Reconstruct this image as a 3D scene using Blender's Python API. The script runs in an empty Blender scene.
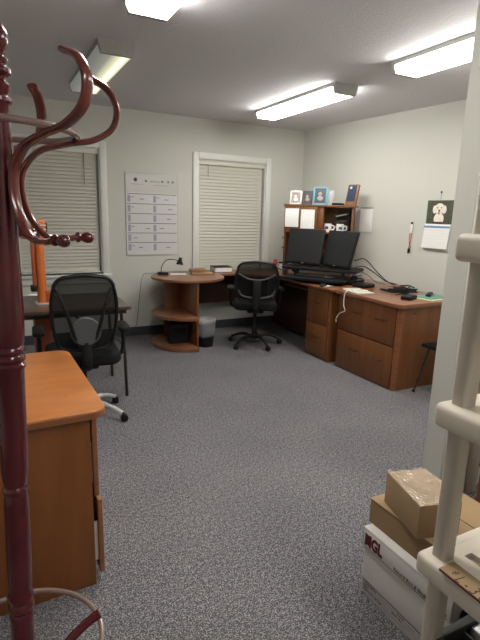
import bpy, bmesh, math, random
from mathutils import Vector, Matrix
random.seed(7)
C = bpy.context.scene.collection
R = math.radians

# ------------------------------------------------------------------ materials
def mat(name, col, rough=.6, metal=0., spec=.5, coat=0., emit=None, es=0., alpha=1., trans=0., bump=None, var=None):
    m = bpy.data.materials.new(name); m.use_nodes = True
    nt = m.node_tree; b = nt.nodes['Principled BSDF']
    b.inputs['Base Color'].default_value = (*col, 1)
    b.inputs['Roughness'].default_value = rough
    b.inputs['Metallic'].default_value = metal
    b.inputs['Specular IOR Level'].default_value = spec
    b.inputs['Coat Weight'].default_value = coat
    b.inputs['Coat Roughness'].default_value = .12
    b.inputs['Transmission Weight'].default_value = trans
    b.inputs['Alpha'].default_value = alpha
    if emit:
        b.inputs['Emission Color'].default_value = (*emit, 1); b.inputs['Emission Strength'].default_value = es
    tc = nt.nodes.new('ShaderNodeTexCoord')
    if var:                                   # (scale, amount)
        n = nt.nodes.new('ShaderNodeTexNoise'); n.inputs['Scale'].default_value = var[0]; n.inputs['Detail'].default_value = 4
        nt.links.new(tc.outputs['Object'], n.inputs['Vector'])
        r = nt.nodes.new('ShaderNodeValToRGB')
        a = var[1]
        r.color_ramp.elements[0].position = .3; r.color_ramp.elements[1].position = .7
        r.color_ramp.elements[0].color = (*[c*(1-a) for c in col], 1)
        r.color_ramp.elements[1].color = (*[min(1, c*(1+a)) for c in col], 1)
        nt.links.new(n.outputs['Fac'], r.inputs['Fac']); nt.links.new(r.outputs['Color'], b.inputs['Base Color'])
    if bump:                                  # (scale, strength, distance)
        n = nt.nodes.new('ShaderNodeTexNoise'); n.inputs['Scale'].default_value = bump[0]; n.inputs['Detail'].default_value = 3
        nt.links.new(tc.outputs['Object'], n.inputs['Vector'])
        bp = nt.nodes.new('ShaderNodeBump'); bp.inputs['Strength'].default_value = bump[1]; bp.inputs['Distance'].default_value = bump[2]
        nt.links.new(n.outputs['Fac'], bp.inputs['Height']); nt.links.new(bp.outputs['Normal'], b.inputs['Normal'])
    return m

def wood(name, c1, c2, scale=(2, 30, 30), rough=.38, coat=.15, spec=.4):
    m = mat(name, c1, rough, coat=coat, spec=spec); nt = m.node_tree; b = nt.nodes['Principled BSDF']
    tc = nt.nodes.new('ShaderNodeTexCoord'); mp = nt.nodes.new('ShaderNodeMapping'); mp.inputs['Scale'].default_value = scale
    nt.links.new(tc.outputs['Object'], mp.inputs['Vector'])
    n = nt.nodes.new('ShaderNodeTexNoise'); n.inputs['Scale'].default_value = 1.; n.inputs['Detail'].default_value = 6; n.inputs['Distortion'].default_value = .6
    nt.links.new(mp.outputs['Vector'], n.inputs['Vector'])
    r = nt.nodes.new('ShaderNodeValToRGB'); r.color_ramp.elements[0].position = .36; r.color_ramp.elements[1].position = .66
    r.color_ramp.elements[0].color = (*c2, 1); r.color_ramp.elements[1].color = (*c1, 1)
    nt.links.new(n.outputs['Fac'], r.inputs['Fac']); nt.links.new(r.outputs['Color'], b.inputs['Base Color'])
    return m

M = {}
M['wall'] = mat('wall_paint', (.585, .59, .545), .75, bump=(160, .12, .003))
M['ceiling'] = mat('ceiling_texture', (.68, .675, .71), .9, bump=(70, .45, .008))
M['trim'] = mat('white_trim', (.72, .73, .70), .45)
M['bb'] = mat('dark_cove_base', (.045, .05, .06), .6)
def carpet():
    m = mat('fleck_carpet', (.2, .2, .22), .97, spec=.1); nt = m.node_tree; b = nt.nodes['Principled BSDF']
    tc = nt.nodes.new('ShaderNodeTexCoord')
    v = nt.nodes.new('ShaderNodeTexNoise'); v.inputs['Scale'].default_value = 190; v.inputs['Detail'].default_value = 2
    nt.links.new(tc.outputs['Object'], v.inputs['Vector'])
    r = nt.nodes.new('ShaderNodeValToRGB'); cr = r.color_ramp
    cr.elements[0].position = .40; cr.elements[0].color = (.058, .057, .064, 1)
    cr.elements[1].position = .61; cr.elements[1].color = (.42, .40, .405, 1)
    e = cr.elements.new(.485); e.color = (.130, .130, .148, 1)
    e = cr.elements.new(.53); e.color = (.193, .188, .200, 1)
    v3 = nt.nodes.new('ShaderNodeTexNoise'); v3.inputs['Scale'].default_value = 62; v3.inputs['Detail'].default_value = 3
    nt.links.new(tc.outputs['Object'], v3.inputs['Vector'])
    ma = nt.nodes.new('ShaderNodeMix'); ma.inputs[0].default_value = .25
    nt.links.new(v.outputs['Fac'], ma.inputs[2]); nt.links.new(v3.outputs['Fac'], ma.inputs[3])
    nt.links.new(ma.outputs[0], r.inputs['Fac'])
    n2 = nt.nodes.new('ShaderNodeTexNoise'); n2.inputs['Scale'].default_value = 2.2; n2.inputs['Detail'].default_value = 3
    nt.links.new(tc.outputs['Object'], n2.inputs['Vector'])
    r2 = nt.nodes.new('ShaderNodeValToRGB'); r2.color_ramp.elements[0].position = .3; r2.color_ramp.elements[1].position = .7
    r2.color_ramp.elements[0].color = (.86, .86, .87, 1); r2.color_ramp.elements[1].color = (1, 1, 1, 1)
    nt.links.new(n2.outputs['Fac'], r2.inputs['Fac'])
    mx = nt.nodes.new('ShaderNodeMix'); mx.data_type = 'RGBA'; mx.blend_type = 'MULTIPLY'; mx.inputs[0].default_value = 1
    nt.links.new(r.outputs['Color'], mx.inputs[6]); nt.links.new(r2.outputs['Color'], mx.inputs[7])
    nt.links.new(mx.outputs[2], b.inputs['Base Color'])
    bp = nt.nodes.new('ShaderNodeBump'); bp.inputs['Strength'].default_value = .35; bp.inputs['Distance'].default_value = .004
    nt.links.new(v.outputs['Fac'], bp.inputs['Height']); nt.links.new(bp.outputs['Normal'], b.inputs['Normal'])
    return m
M['carpet'] = carpet()
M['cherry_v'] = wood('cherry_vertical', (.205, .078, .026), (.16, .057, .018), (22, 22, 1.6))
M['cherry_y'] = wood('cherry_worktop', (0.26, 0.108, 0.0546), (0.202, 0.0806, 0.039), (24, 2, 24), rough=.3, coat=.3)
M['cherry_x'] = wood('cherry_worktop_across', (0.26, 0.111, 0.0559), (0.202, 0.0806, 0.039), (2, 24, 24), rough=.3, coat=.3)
M['shaded_cherry'] = wood('shaded_cherry', (.045, .017, .009), (.035, .013, .007), (22, 22, 1.6))  # same cherry, with the shade under the worktop painted into its colour
M['cherry_edge'] = wood('cherry_edge_band', (0.243, 0.0918, 0.0378), (0.189, 0.0675, 0.027), (3, 3, 30))
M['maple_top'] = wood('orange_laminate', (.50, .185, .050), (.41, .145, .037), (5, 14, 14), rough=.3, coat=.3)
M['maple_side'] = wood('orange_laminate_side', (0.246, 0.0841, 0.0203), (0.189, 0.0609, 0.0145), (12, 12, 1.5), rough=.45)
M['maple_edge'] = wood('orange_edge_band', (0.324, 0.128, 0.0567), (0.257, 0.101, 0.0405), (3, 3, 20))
M['mahogany'] = mat('mahogany_lacquer', (.095, .009, .013), .22, coat=.5, var=(9, .25))
M['mahogany_hook'] = mat('bentwood_lacquer', (.15, .028, .02), .25, coat=.5, var=(14, .3))
M['ring_wood'] = mat('bentwood_ring', (.24, .155, .135), .25, coat=.6)  # lacquered wood greyed: the glare on the rings is in the colour
M['dark_top'] = wood('dark_walnut_laminate', (.085, .05, .036), (.06, .036, .026), (3, 20, 20), rough=.3)
M['brown_metal'] = mat('brown_metal', (.05, .04, .035), .35, metal=.6)
M['black'] = mat('black_plastic', (.009, .009, .010), .5, spec=.25)
M['black_gloss'] = mat('black_gloss', (.012, .012, .014), .2)
M['screen'] = mat('monitor_screen', (.012, .013, .015), .4)
M['fabric'] = mat('black_fabric', (.010, .010, .011), .9, spec=.2, bump=(300, .4, .002))
M['grey_plastic'] = mat('grey_plastic', (.055, .056, .06), .5)
M['silver'] = mat('silver_metal', (.75, .75, .75), .35, metal=.6)
M['darkmetal'] = mat('dark_metal', (.05, .045, .04), .35, metal=.8)
M['beige'] = mat('beige_resin', (.80, .73, .63), .5, bump=(220, .12, .001))
M['beige_post'] = mat('beige_post', (.60, .54, .46), .5)
M['card'] = mat('cardboard', (0.32, 0.212, 0.108), .8, var=(6, .06))
M['card2'] = mat('light_cardboard', (0.399, 0.272, 0.149), .8, var=(6, .06))
M['white_box'] = mat('white_carton', (0.806, 0.784, 0.762), .6)
M['maroon_ink'] = mat('maroon_ink', (.12, .01, .015), .6)
M['dark_ink'] = mat('dark_ink', (.05, .04, .045), .6)
M['paper'] = mat('paper', (.78, .78, .76), .6)
M['pad_paper'] = mat('cream_pad', (.58, .56, .50), .7)
M['paper_w'] = mat('white_paper', (.85, .85, .84), .6)
M['planner'] = mat('planner_sheet', (.66, .66, .67), .3, coat=.4)
M['planner_head'] = mat('planner_header', (.55, .55, .53), .3, coat=.4)
M['ink_grey'] = mat('ink_grey', (.14, .145, .16), .5)
M['ink_lilac'] = mat('ink_lilac', (.34, .33, .43), .5)
M['ink_light'] = mat('ink_light', (.46, .46, .48), .5)
M['blind'] = mat('blind_slat', (.58, .57, .505), .5)
M['blind_rail'] = mat('blind_rail', (.64, .63, .56), .5)
M['glass'] = mat('window_glass', (.6, .7, .75), .02, trans=.9)
M['orange'] = mat('orange_paint', (.60, .15, .03), .35, coat=.3)
M['dark_orange'] = mat('dark_orange_paint', (.38, .08, .025), .4)
M['blue'] = mat('blue_frame', (.12, .42, .62), .4)
M['navy'] = mat('navy_plate', (.03, .045, .09), .3)
M['skin_photo'] = mat('photo_mid', (.34, .30, .28), .4, var=(40, .3))
M['photo_dark'] = mat('photo_dark', (.06, .06, .07), .35)
M['photo_green'] = mat('calendar_green', (.07, .075, .048), .5, var=(50, .4))
M['dog'] = mat('cream_fur', (.82, .75, .66), .8, var=(30, .08))
M['dogdark'] = mat('dog_nose', (.06, .04, .04), .5)
M['dogpink'] = mat('dog_tongue', (.45, .16, .15), .5)
M['cal_blue'] = mat('calendar_blue', (.16, .34, .58), .5)
M['red'] = mat('red_plastic', (.55, .05, .04), .5)
M['teal'] = mat('teal_cover', (.11, .30, .24), .5)
M['yellow'] = mat('pale_yellow', (.70, .66, .38), .6)
M['plaque_wood'] = wood('plaque_wood', (.33, .17, .09), (.26, .12, .06), (4, 4, 20))
M['door_paint'] = mat('door_paint', (.74, .68, .58), .5)
M['tan_paint'] = mat('tan_paint', (.52, .44, .36), .6)
def mix_trans(m, fac):
    nt = m.node_tree; out = nt.nodes['Material Output']; b = nt.nodes['Principled BSDF']
    t = nt.nodes.new('ShaderNodeBsdfTransparent'); mx = nt.nodes.new('ShaderNodeMixShader'); mx.inputs[0].default_value = fac
    nt.links.new(b.outputs[0], mx.inputs[1]); nt.links.new(t.outputs[0], mx.inputs[2]); nt.links.new(mx.outputs[0], out.inputs['Surface'])
    return m
M['mesh'] = mix_trans(mat('chair_mesh', (.010, .010, .011), .8, spec=.1), .13)
def film_mat():
    m = bpy.data.materials.new('clear_film'); m.use_nodes = True; nt = m.node_tree; nt.nodes.clear()
    t = nt.nodes.new('ShaderNodeBsdfTransparent'); g = nt.nodes.new('ShaderNodeBsdfGlossy'); g.inputs['Roughness'].default_value = .12
    g.inputs['Color'].default_value = (1, 1, 1, 1)
    tc = nt.nodes.new('ShaderNodeTexCoord'); mp = nt.nodes.new('ShaderNodeMapping'); mp.inputs['Scale'].default_value = (34, 12, 20)
    n = nt.nodes.new('ShaderNodeTexNoise'); n.inputs['Scale'].default_value = 1.; n.inputs['Detail'].default_value = 3; n.inputs['Distortion'].default_value = 1.5
    nt.links.new(tc.outputs['Object'], mp.inputs['Vector']); nt.links.new(mp.outputs[0], n.inputs['Vector'])
    b = nt.nodes.new('ShaderNodeBump'); b.inputs['Strength'].default_value = 1.; b.inputs['Distance'].default_value = .03
    nt.links.new(n.outputs['Fac'], b.inputs['Height']); nt.links.new(b.outputs[0], g.inputs['Normal'])
    mx = nt.nodes.new('ShaderNodeMixShader'); mx.inputs[0].default_value = .20
    nt.links.new(t.outputs[0], mx.inputs[1]); nt.links.new(g.outputs[0], mx.inputs[2])
    o = nt.nodes.new('ShaderNodeOutputMaterial'); nt.links.new(mx.outputs[0], o.inputs['Surface']); return m
M['wrap'] = film_mat()
M['liner'] = mix_trans(mat('bin_liner', (.80, .82, .85), .25, bump=(40, 1., .02)), .72)
M['clear'] = mix_trans(mat('clear_glass', (.7, .75, .78), .08), .5)
def lamp_mat(name, col, s):
    m = bpy.data.materials.new(name); m.use_nodes = True; nt = m.node_tree; nt.nodes.clear()
    e = nt.nodes.new('ShaderNodeEmission'); e.inputs[0].default_value = (*col, 1); e.inputs[1].default_value = s
    o = nt.nodes.new('ShaderNodeOutputMaterial'); nt.links.new(e.outputs[0], o.inputs[0]); return m
M['diffuser'] = lamp_mat('lit_diffuser', (1., .965, .89), 13.)
def half_lamp():
    # a wraparound lens with only one of its two tubes burning: bright along the tube, dim over the dead one
    m = bpy.data.materials.new('half_lit_diffuser'); m.use_nodes = True; nt = m.node_tree; nt.nodes.clear()
    tc = nt.nodes.new('ShaderNodeTexCoord'); sx = nt.nodes.new('ShaderNodeSeparateXYZ'); nt.links.new(tc.outputs['Object'], sx.inputs[0])
    r = nt.nodes.new('ShaderNodeValToRGB'); mr = nt.nodes.new('ShaderNodeMapRange')
    mr.inputs['From Min'].default_value = -.115; mr.inputs['From Max'].default_value = .115
    nt.links.new(sx.outputs['X'], mr.inputs['Value']); nt.links.new(mr.outputs[0], r.inputs['Fac'])
    cr = r.color_ramp; cr.elements[0].position = 0; cr.elements[0].color = (.055, .055, .05, 1)
    cr.elements[1].position = 1; cr.elements[1].color = (.16, .16, .11, 1)
    e = cr.elements.new(.35); e.color = (.09, .088, .07, 1)
    e = cr.elements.new(.62); e.color = (.26, .25, .17, 1)
    e = cr.elements.new(.76); e.color = (.5, .48, .34, 1)
    e = cr.elements.new(.88); e.color = (.26, .255, .18, 1)
    em = nt.nodes.new('ShaderNodeEmission'); em.inputs[1].default_value = 1.5
    nt.links.new(r.outputs[0], em.inputs[0]); o = nt.nodes.new('ShaderNodeOutputMaterial'); nt.links.new(em.outputs[0], o.inputs[0]); return m
M['half'] = half_lamp()
M['fixture'] = mat('fixture_white', (.42, .42, .40), .4)

# ------------------------------------------------------------------ mesh helpers
def catmull(pts, n=6, closed=False):
    P = [Vector(p) for p in pts]; out = []; N = len(P)
    rng = range(N) if closed else range(N-1)
    for i in rng:
        p0 = P[(i-1) % N] if closed or i > 0 else P[0]*2-P[1]
        p1 = P[i]; p2 = P[(i+1) % N]
        p3 = P[(i+2) % N] if closed or i+2 < N else P[-1]*2-P[-2]
        for k in range(n):
            t = k/n
            out.append(.5*((2*p1)+(-p0+p2)*t+(2*p0-5*p1+4*p2-p3)*t*t+(-p0+3*p1-3*p2+p3)*t**3))
    if not closed: out.append(P[-1])
    return out

class MB:
    def __init__(s): s.bm = bmesh.new()
    def _add(s, b2, mx=None):
        if mx is not None: bmesh.ops.transform(b2, matrix=mx, verts=b2.verts)
        me = bpy.data.meshes.new('tmp'); b2.to_mesh(me); b2.free(); s.bm.from_mesh(me); bpy.data.meshes.remove(me)
    def box(s, x0, x1, y0, y1, z0, z1, bev=0., seg=2, mx=None):
        b = bmesh.new(); bmesh.ops.create_cube(b, size=1)
        for v in b.verts: v.co = Vector(((x0+x1)/2+v.co.x*(x1-x0), (y0+y1)/2+v.co.y*(y1-y0), (z0+z1)/2+v.co.z*(z1-z0)))
        if bev: bmesh.ops.bevel(b, geom=list(b.edges), offset=bev, segments=seg, affect='EDGES', profile=.5)
        s._add(b, mx); return s
    def tube(s, pts, r, seg=10, smooth=0, closed=False, cap=True, rb=None, mx=None):
        if smooth: pts = catmull(pts, smooth, closed)
        P = [Vector(p) for p in pts]; N = len(P); b = bmesh.new(); rings = []; nrm = None
        for i in range(N):
            if closed: t = P[(i+1) % N]-P[(i-1) % N]
            else: t = P[min(i+1, N-1)]-P[max(i-1, 0)]
            t.normalize()
            if nrm is None:
                a = Vector((0, 0, 1)) if abs(t.z) < .9 else Vector((1, 0, 0)); nrm = (a-t*a.dot(t)).normalized()
            else:
                nrm = (nrm-t*nrm.dot(t)).normalized()
            bi = t.cross(nrm); rr = r[min(i, len(r)-1)] if isinstance(r, (list, tuple)) else r; r2 = rb if rb else rr
            rings.append([b.verts.new(P[i]+nrm*math.cos(2*math.pi*k/seg)*rr+bi*math.sin(2*math.pi*k/seg)*r2) for k in range(seg)])
        for i in range(N if closed else N-1):
            A = rings[i]; B = rings[(i+1) % N]
            for k in range(seg): b.faces.new((A[k], A[(k+1) % seg], B[(k+1) % seg], B[k]))
        if not closed and cap: b.faces.new(rings[0][::-1]); b.faces.new(rings[-1])
        bmesh.ops.recalc_face_normals(b, faces=b.faces)
        s._add(b, mx); return s
    def lathe(s, prof, seg=24, mx=None, cap=True):
        b = bmesh.new(); rings = []
        for r, z in prof:
            rings.append([b.verts.new((max(r, 1e-4)*math.cos(2*math.pi*k/seg), max(r, 1e-4)*math.sin(2*math.pi*k/seg), z)) for k in range(seg)])
        for A, B in zip(rings, rings[1:]):
            for k in range(seg): b.faces.new((A[k], A[(k+1) % seg], B[(k+1) % seg], B[k]))
        if cap: b.faces.new(rings[0][::-1]); b.faces.new(rings[-1])
        bmesh.ops.recalc_face_normals(b, faces=b.faces)
        s._add(b, mx); return s
    def prism(s, poly, z0, z1, bev=0., mx=None, seg=2):
        b = bmesh.new(); vs = [b.verts.new((x, y, z0)) for x, y in poly]; f = b.faces.new(vs)
        r = bmesh.ops.extrude_face_region(b, geom=[f]); 
        for v in [g for g in r['geom'] if isinstance(g, bmesh.types.BMVert)]: v.co.z = z1
        bmesh.ops.recalc_face_normals(b, faces=b.faces)
        if bev:
            es = [e for e in b.edges if abs(e.verts[0].co.z-e.verts[1].co.z) < 1e-6]
            bmesh.ops.bevel(b, geom=es, offset=bev, segments=seg, affect='EDGES', profile=.5)
        s._add(b, mx); return s
    def quad(s, a, b_, c, d, mx=None):
        b = bmesh.new(); b.faces.new([b.verts.new(p) for p in (a, b_, c, d)]); s._add(b, mx); return s
    def grid(s, fn, nu, nv, thick=0.):
        # thick: a second layer offset along -x, closed round the rim
        b = bmesh.new()
        def layer(dx): return [[b.verts.new(Vector(fn(i/nu, j/nv))+Vector((dx, 0, 0))) for j in range(nv+1)] for i in range(nu+1)]
        V = layer(0)
        for i in range(nu):
            for j in range(nv): b.faces.new((V[i][j], V[i+1][j], V[i+1][j+1], V[i][j+1]))
        if thick:
            W = layer(-thick)
            for i in range(nu):
                for j in range(nv): b.faces.new((W[i][j], W[i][j+1], W[i+1][j+1], W[i+1][j]))
            for i in range(nu):
                b.faces.new((V[i][0], W[i][0], W[i+1][0], V[i+1][0])); b.faces.new((V[i][nv], V[i+1][nv], W[i+1][nv], W[i][nv]))
            for j in range(nv):
                b.faces.new((V[0][j], V[0][j+1], W[0][j+1], W[0][j])); b.faces.new((V[nu][j], W[nu][j], W[nu][j+1], V[nu][j+1]))
            bmesh.ops.recalc_face_normals(b, faces=b.faces)
        s._add(b); return s
    def ball(s, c, r, sc=(1, 1, 1), seg=16):
        b = bmesh.new(); bmesh.ops.create_uvsphere(b, u_segments=seg, v_segments=seg//2+2, radius=r)
        for v in b.verts: v.co = Vector((v.co.x*sc[0]+c[0], v.co.y*sc[1]+c[1], v.co.z*sc[2]+c[2]))
        s._add(b); return s
    def build(s, name, m, parent=None, loc=None, rz=0., smooth=True, mx=None, world=False):
        if mx is not None: bmesh.ops.transform(s.bm, matrix=mx, verts=s.bm.verts)
        if world and parent is not None:
            p = parent
            while p.parent: p = p.parent
            inv = (Matrix.Translation(p.location) @ p.rotation_euler.to_matrix().to_4x4()).inverted()
            bmesh.ops.transform(s.bm, matrix=inv, verts=s.bm.verts)
        if world and parent is None and loc is not None:
            inv = (Matrix.Translation(loc) @ Matrix.Rotation(rz, 4, 'Z')).inverted()
            bmesh.ops.transform(s.bm, matrix=inv, verts=s.bm.verts)
        me = bpy.data.meshes.new(name); s.bm.to_mesh(me); s.bm.free()
        if smooth: me.shade_smooth(); me.set_sharp_from_angle(angle=R(35))
        me.materials.append(M[m] if isinstance(m, str) else m)
        o = bpy.data.objects.new(name, me); C.objects.link(o)
        if parent is not None: o.parent = parent
        elif loc is not None: o.location = loc; o.rotation_euler = (0, 0, rz)
        return o

def box(*a, **k): return MB().box(*a, **k)
def tag(o, label, cat, group=None, kind=None):
    o['label'] = label; o['category'] = cat
    if group: o['group'] = group
    if kind: o['kind'] = kind
    return o
def thing(name, label, cat, loc=(0, 0, 0), rz=0., group=None):
    o = bpy.data.objects.new(name, None); C.objects.link(o); o.empty_display_size = .1
    o.location = loc; o.rotation_euler = (0, 0, rz); return tag(o, label, cat, group)
def struct(o): o['kind'] = 'structure'; return o
def dup(root, loc, rz, label, group=None):
    def cp(o, par):
        c = o.copy(); C.objects.link(c); c.parent = par
        for ch in list(o.children): cp(ch, c)
        return c
    r = cp(root, None); r.location = loc; r.rotation_euler = (0, 0, rz); r['label'] = label
    if group: r['group'] = group
    return r
def text(name, body, size, m, parent, mx, depth=.0006, world=True, squeeze=1., shear=0., bold=0.):
    cu = bpy.data.curves.new('t', 'FONT'); cu.body = body; cu.size = size; cu.extrude = depth; cu.shear = shear; cu.offset = bold; cu.resolution_u = 3
    ob = bpy.data.objects.new('t', cu); me = bpy.data.meshes.new_from_object(ob)
    b = MB(); b.bm.from_mesh(me); bpy.data.meshes.remove(me); bpy.data.objects.remove(ob); bpy.data.curves.remove(cu)
    bmesh.ops.transform(b.bm, matrix=mx @ Matrix.Diagonal((squeeze, 1, 1, 1)), verts=b.bm.verts)
    return b.build(name, m, parent, world=world, smooth=False)
def circle_pts(cx, cy, r, a0, a1, n): return [(cx+r*math.cos(R(a0+(a1-a0)*i/n)), cy+r*math.sin(R(a0+(a1-a0)*i/n))) for i in range(n+1)]
def rrect(x0, x1, y0, y1, r, n=5):
    o = []
    for cx, cy, a in ((x1-r, y1-r, 0), (x0+r, y1-r, 90), (x0+r, y0+r, 180), (x1-r, y0+r, 270)): o += circle_pts(cx, cy, r, a, a+90, n)
    return o

# ------------------------------------------------------------------ room shell
D = 5.46; H = 2.51
XL, YF = -1.6, -2.4
def xw(y): return 3.722+(5.4-y)*.0902          # inner face of the slightly skewed right wall
struct(box(XL-.2, 4.9, YF-.2, D+.2, -.1, 0).build('floor', 'carpet', smooth=False))
struct(box(XL-.2, 4.9, YF-.2, D+.2, H, H+.1).build('ceiling', 'ceiling', smooth=False))
W1 = (.26, 1.10, .765, 2.085); W2 = (2.24, 3.155, .70, 2.06)     # clear openings x0 x1 z0 z1
b = MB()
def wpanel(x0, x1, z0, z1): b.box(x0, x1, D, D+.15, z0, z1)
wpanel(XL-.15, W1[0], 0, H); wpanel(W1[1], W2[0], 0, H); wpanel(W2[1], 4.2, 0, H)
for w in (W1, W2): wpanel(w[0], w[1], 0, w[2]); wpanel(w[0], w[1], w[3], H)
struct(b.build('wall_back', 'wall', smooth=False))
struct(MB().prism([(xw(D+.14), D+.14), (xw(YF), YF), (xw(YF)+.15, YF), (xw(D+.14)+.15, D+.14)], 0, H).build('wall_right', 'wall', smooth=False))
struct(box(XL-.15, XL, YF, D, 0, H).build('wall_left', 'wall', smooth=False))
struct(box(XL-.15, 4.6, YF-.15, YF, 0, H).build('wall_front', 'wall', smooth=False))
struct(box(XL, xw(D), D-.012, D, 0, .105, .003).build('baseboard_back', 'bb', smooth=False))
a = [(xw(1.66), 1.66), (xw(D-.02), D-.02), (xw(D-.02)-.012, D-.02), (xw(1.66)-.012, 1.66)]
struct(MB().prism(a, 0, .105).build('baseboard_right', 'bb', smooth=False))
struct(box(XL, XL+.012, YF, D-.02, 0, .105).build('baseboard_left', 'bb', smooth=False))
# partition between the room and the entry, with the white door in it
struct(box(1.985, 2.215, 1.51, 1.63, 0, H, .004).build('wall_partition', 'wall', smooth=False))
struct(box(3.13, 4.08, 1.51, 1.63, 0, H).build('wall_partition_side', 'wall', smooth=False))
struct(box(2.215, 3.13, 1.51, 1.63, 2.06, H).build('wall_partition_top', 'wall', smooth=False))
tr = struct(box(2.190, 2.262, 1.488, 1.51, 0, 2.06, .004).build('trim_1', 'tan_paint'))
dr = struct(box(2.262, 3.13, 1.52, 1.56, .01, 2.055, .003).build('door_1', 'door_paint'))
hb = box(2.262, 2.30, 1.505, 1.52, .13, .20, .003).build('door_hinge', 'black', dr)
MB().tube([(2.30, 1.512, .165), (2.36, 1.50, .158)], .005).build('door_stop', 'silver', dr)

def window(n, w, label=None):
    x0, x1, z0, z1 = w; t = .072
    fr = MB()
    fr.box(x0-t, x0, D-.022, D, z0-.02, z1+t, .005); fr.box(x1, x1+t, D-.022, D, z0-.02, z1+t, .005)
    fr.box(x0, x1, D-.022, D, z1, z1+t, .005)
    o = struct(fr.build('window_%d' % n, 'trim'))
    box(x0-t-.02, x1+t+.02, D-.05, D+.02, z0-.045, z0-.015, .006).build('window_sill', 'trim', o)
    box(x0-t, x1+t, D-.018, D, z0-.12, z0-.045, .004).build('window_apron', 'trim', o)
    j = MB()
    j.box(x0-.001, x0+.012, D, D+.13, z0, z1); j.box(x1-.012, x1+.001, D, D+.13, z0, z1); j.box(x0, x1, D, D+.13, z1-.012, z1); j.box(x0, x1, D, D+.13, z0-.015, z0+.01)
    j.box(x0+.01, x0+.05, D+.09, D+.12, z0, z1); j.box(x1-.05, x1-.01, D+.09, D+.12, z0, z1)
    j.box(x0, x1, D+.09, D+.12, z0, z0+.05); j.box(x0, x1, D+.09, D+.12, z1-.05, z1); j.box(x0, x1, D+.085, D+.12, (z0+z1)/2-.02, (z0+z1)/2+.02)
    j.build('window_sash', 'trim', o)
    box(x0+.04, x1-.04, D+.10, D+.106, z0+.04, z1-.04).build('window_pane', 'glass', o)
    bl = MB(); n_ = 33; p = (z1-.065-z0-.03)/n_
    for i in range(n_):
        z = z0+.035+p*(i+.5); xa, xb = x0+.014, x1-.036
        prof = [(.009, -.56), (.007, -.25), (.001, .15), (-.008, .56)]
        bb = bmesh.new(); rows = []
        for dy, dz in prof: rows.append((bb.verts.new((xa, D+.030-dy-.0, z+dz*p)), bb.verts.new((xb, D+.030-dy, z+dz*p))))
        for A, B in zip(rows, rows[1:]): bb.faces.new((A[0], A[1], B[1], B[0]))
        bl._add(bb)
    br = bl.build('blind_slats', 'blind', o)
    box(x0+.014, x1-.014, D+.008, D+.055, z1-.06, z1-.012, .004).build('blind_headrail', 'blind_rail', o)
    box(x0+.018, x1-.03, D+.015, D+.045, z0+.012, z0+.036, .004).build('blind_bottom_rail', 'blind_rail', o)
    cx = x0+.13 if n == 2 else x1-.16
    MB().tube([(cx, D+.012, z1-.06), (cx+.002, D+.012, z1-.38 if n == 1 else z1-.20)], .003, 6).build('blind_wand', 'grey_plastic', o)
    return o
window(1, W1); window(2, W2)

# ------------------------------------------------------------------ ceiling lights
def ceiling_light(x, y, dm, label, L=1.24):
    t = thing('ceiling_light', label, 'ceiling light', (x, y, H), 0, 'fluorescent wraparound ceiling lights')
    w = .115; h = .08; L2 = L/2
    def sect(y0, y1, wt, wb, z0, z1):
        b = MB(); V = [(-wt, z1), (-wt, z1-.02), (-wb, z0), (wb, z0), (wt, z1-.02), (wt, z1)]
        b.prism([(p[0], p[1]) for p in V], 0, y1-y0)
        m = Matrix(((1, 0, 0, 0), (0, 0, 1, y0), (0, 1, 0, 0), (0, 0, 0, 1)))
        bmesh.ops.transform(b.bm, matrix=m, verts=b.bm.verts); bmesh.ops.recalc_face_normals(b.bm, faces=b.bm.faces); return b
    sect(-L2+.035, L2-.035, w, w*.86, -h, -.030).build('diffuser', dm, t, smooth=False)
    for s in (-1, 1):
        y0, y1 = (-L2, -L2+.035) if s < 0 else (L2-.035, L2)
        sect(y0, y1, w+.004, w*.88, -h-.002, 0).build('end_cap', 'fixture', t, smooth=False)
    box(-w-.002, w+.002, -L2+.035, L2-.035, -.030, 0).build('housing', 'fixture', t)
    return t
ceiling_light(2.695, 4.06, 'diffuser', 'bright white fluorescent ceiling light in front of the right-hand window', L=1.34)
ceiling_light(2.695, 2.15, 'diffuser', 'bright white ceiling light at upper right, cut by the partition wall')
ceiling_light(.82, 4.01, 'half', 'dim yellowish ceiling light with one tube out, behind the coat rack hooks')
ceiling_light(.815, 2.09, 'diffuser', 'bright ceiling light cut off by the top edge of the photo')
ceiling_light(.9, -.9, 'diffuser', 'added unseen ceiling light above the entry, behind the viewer')  # added out of view to light the shelving and boxes
ceiling_light(2.45, .45, 'diffuser', 'added unseen ceiling light above the entry, beyond the plastic shelving')  # second added lamp, brightens the door and the near right side

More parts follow.
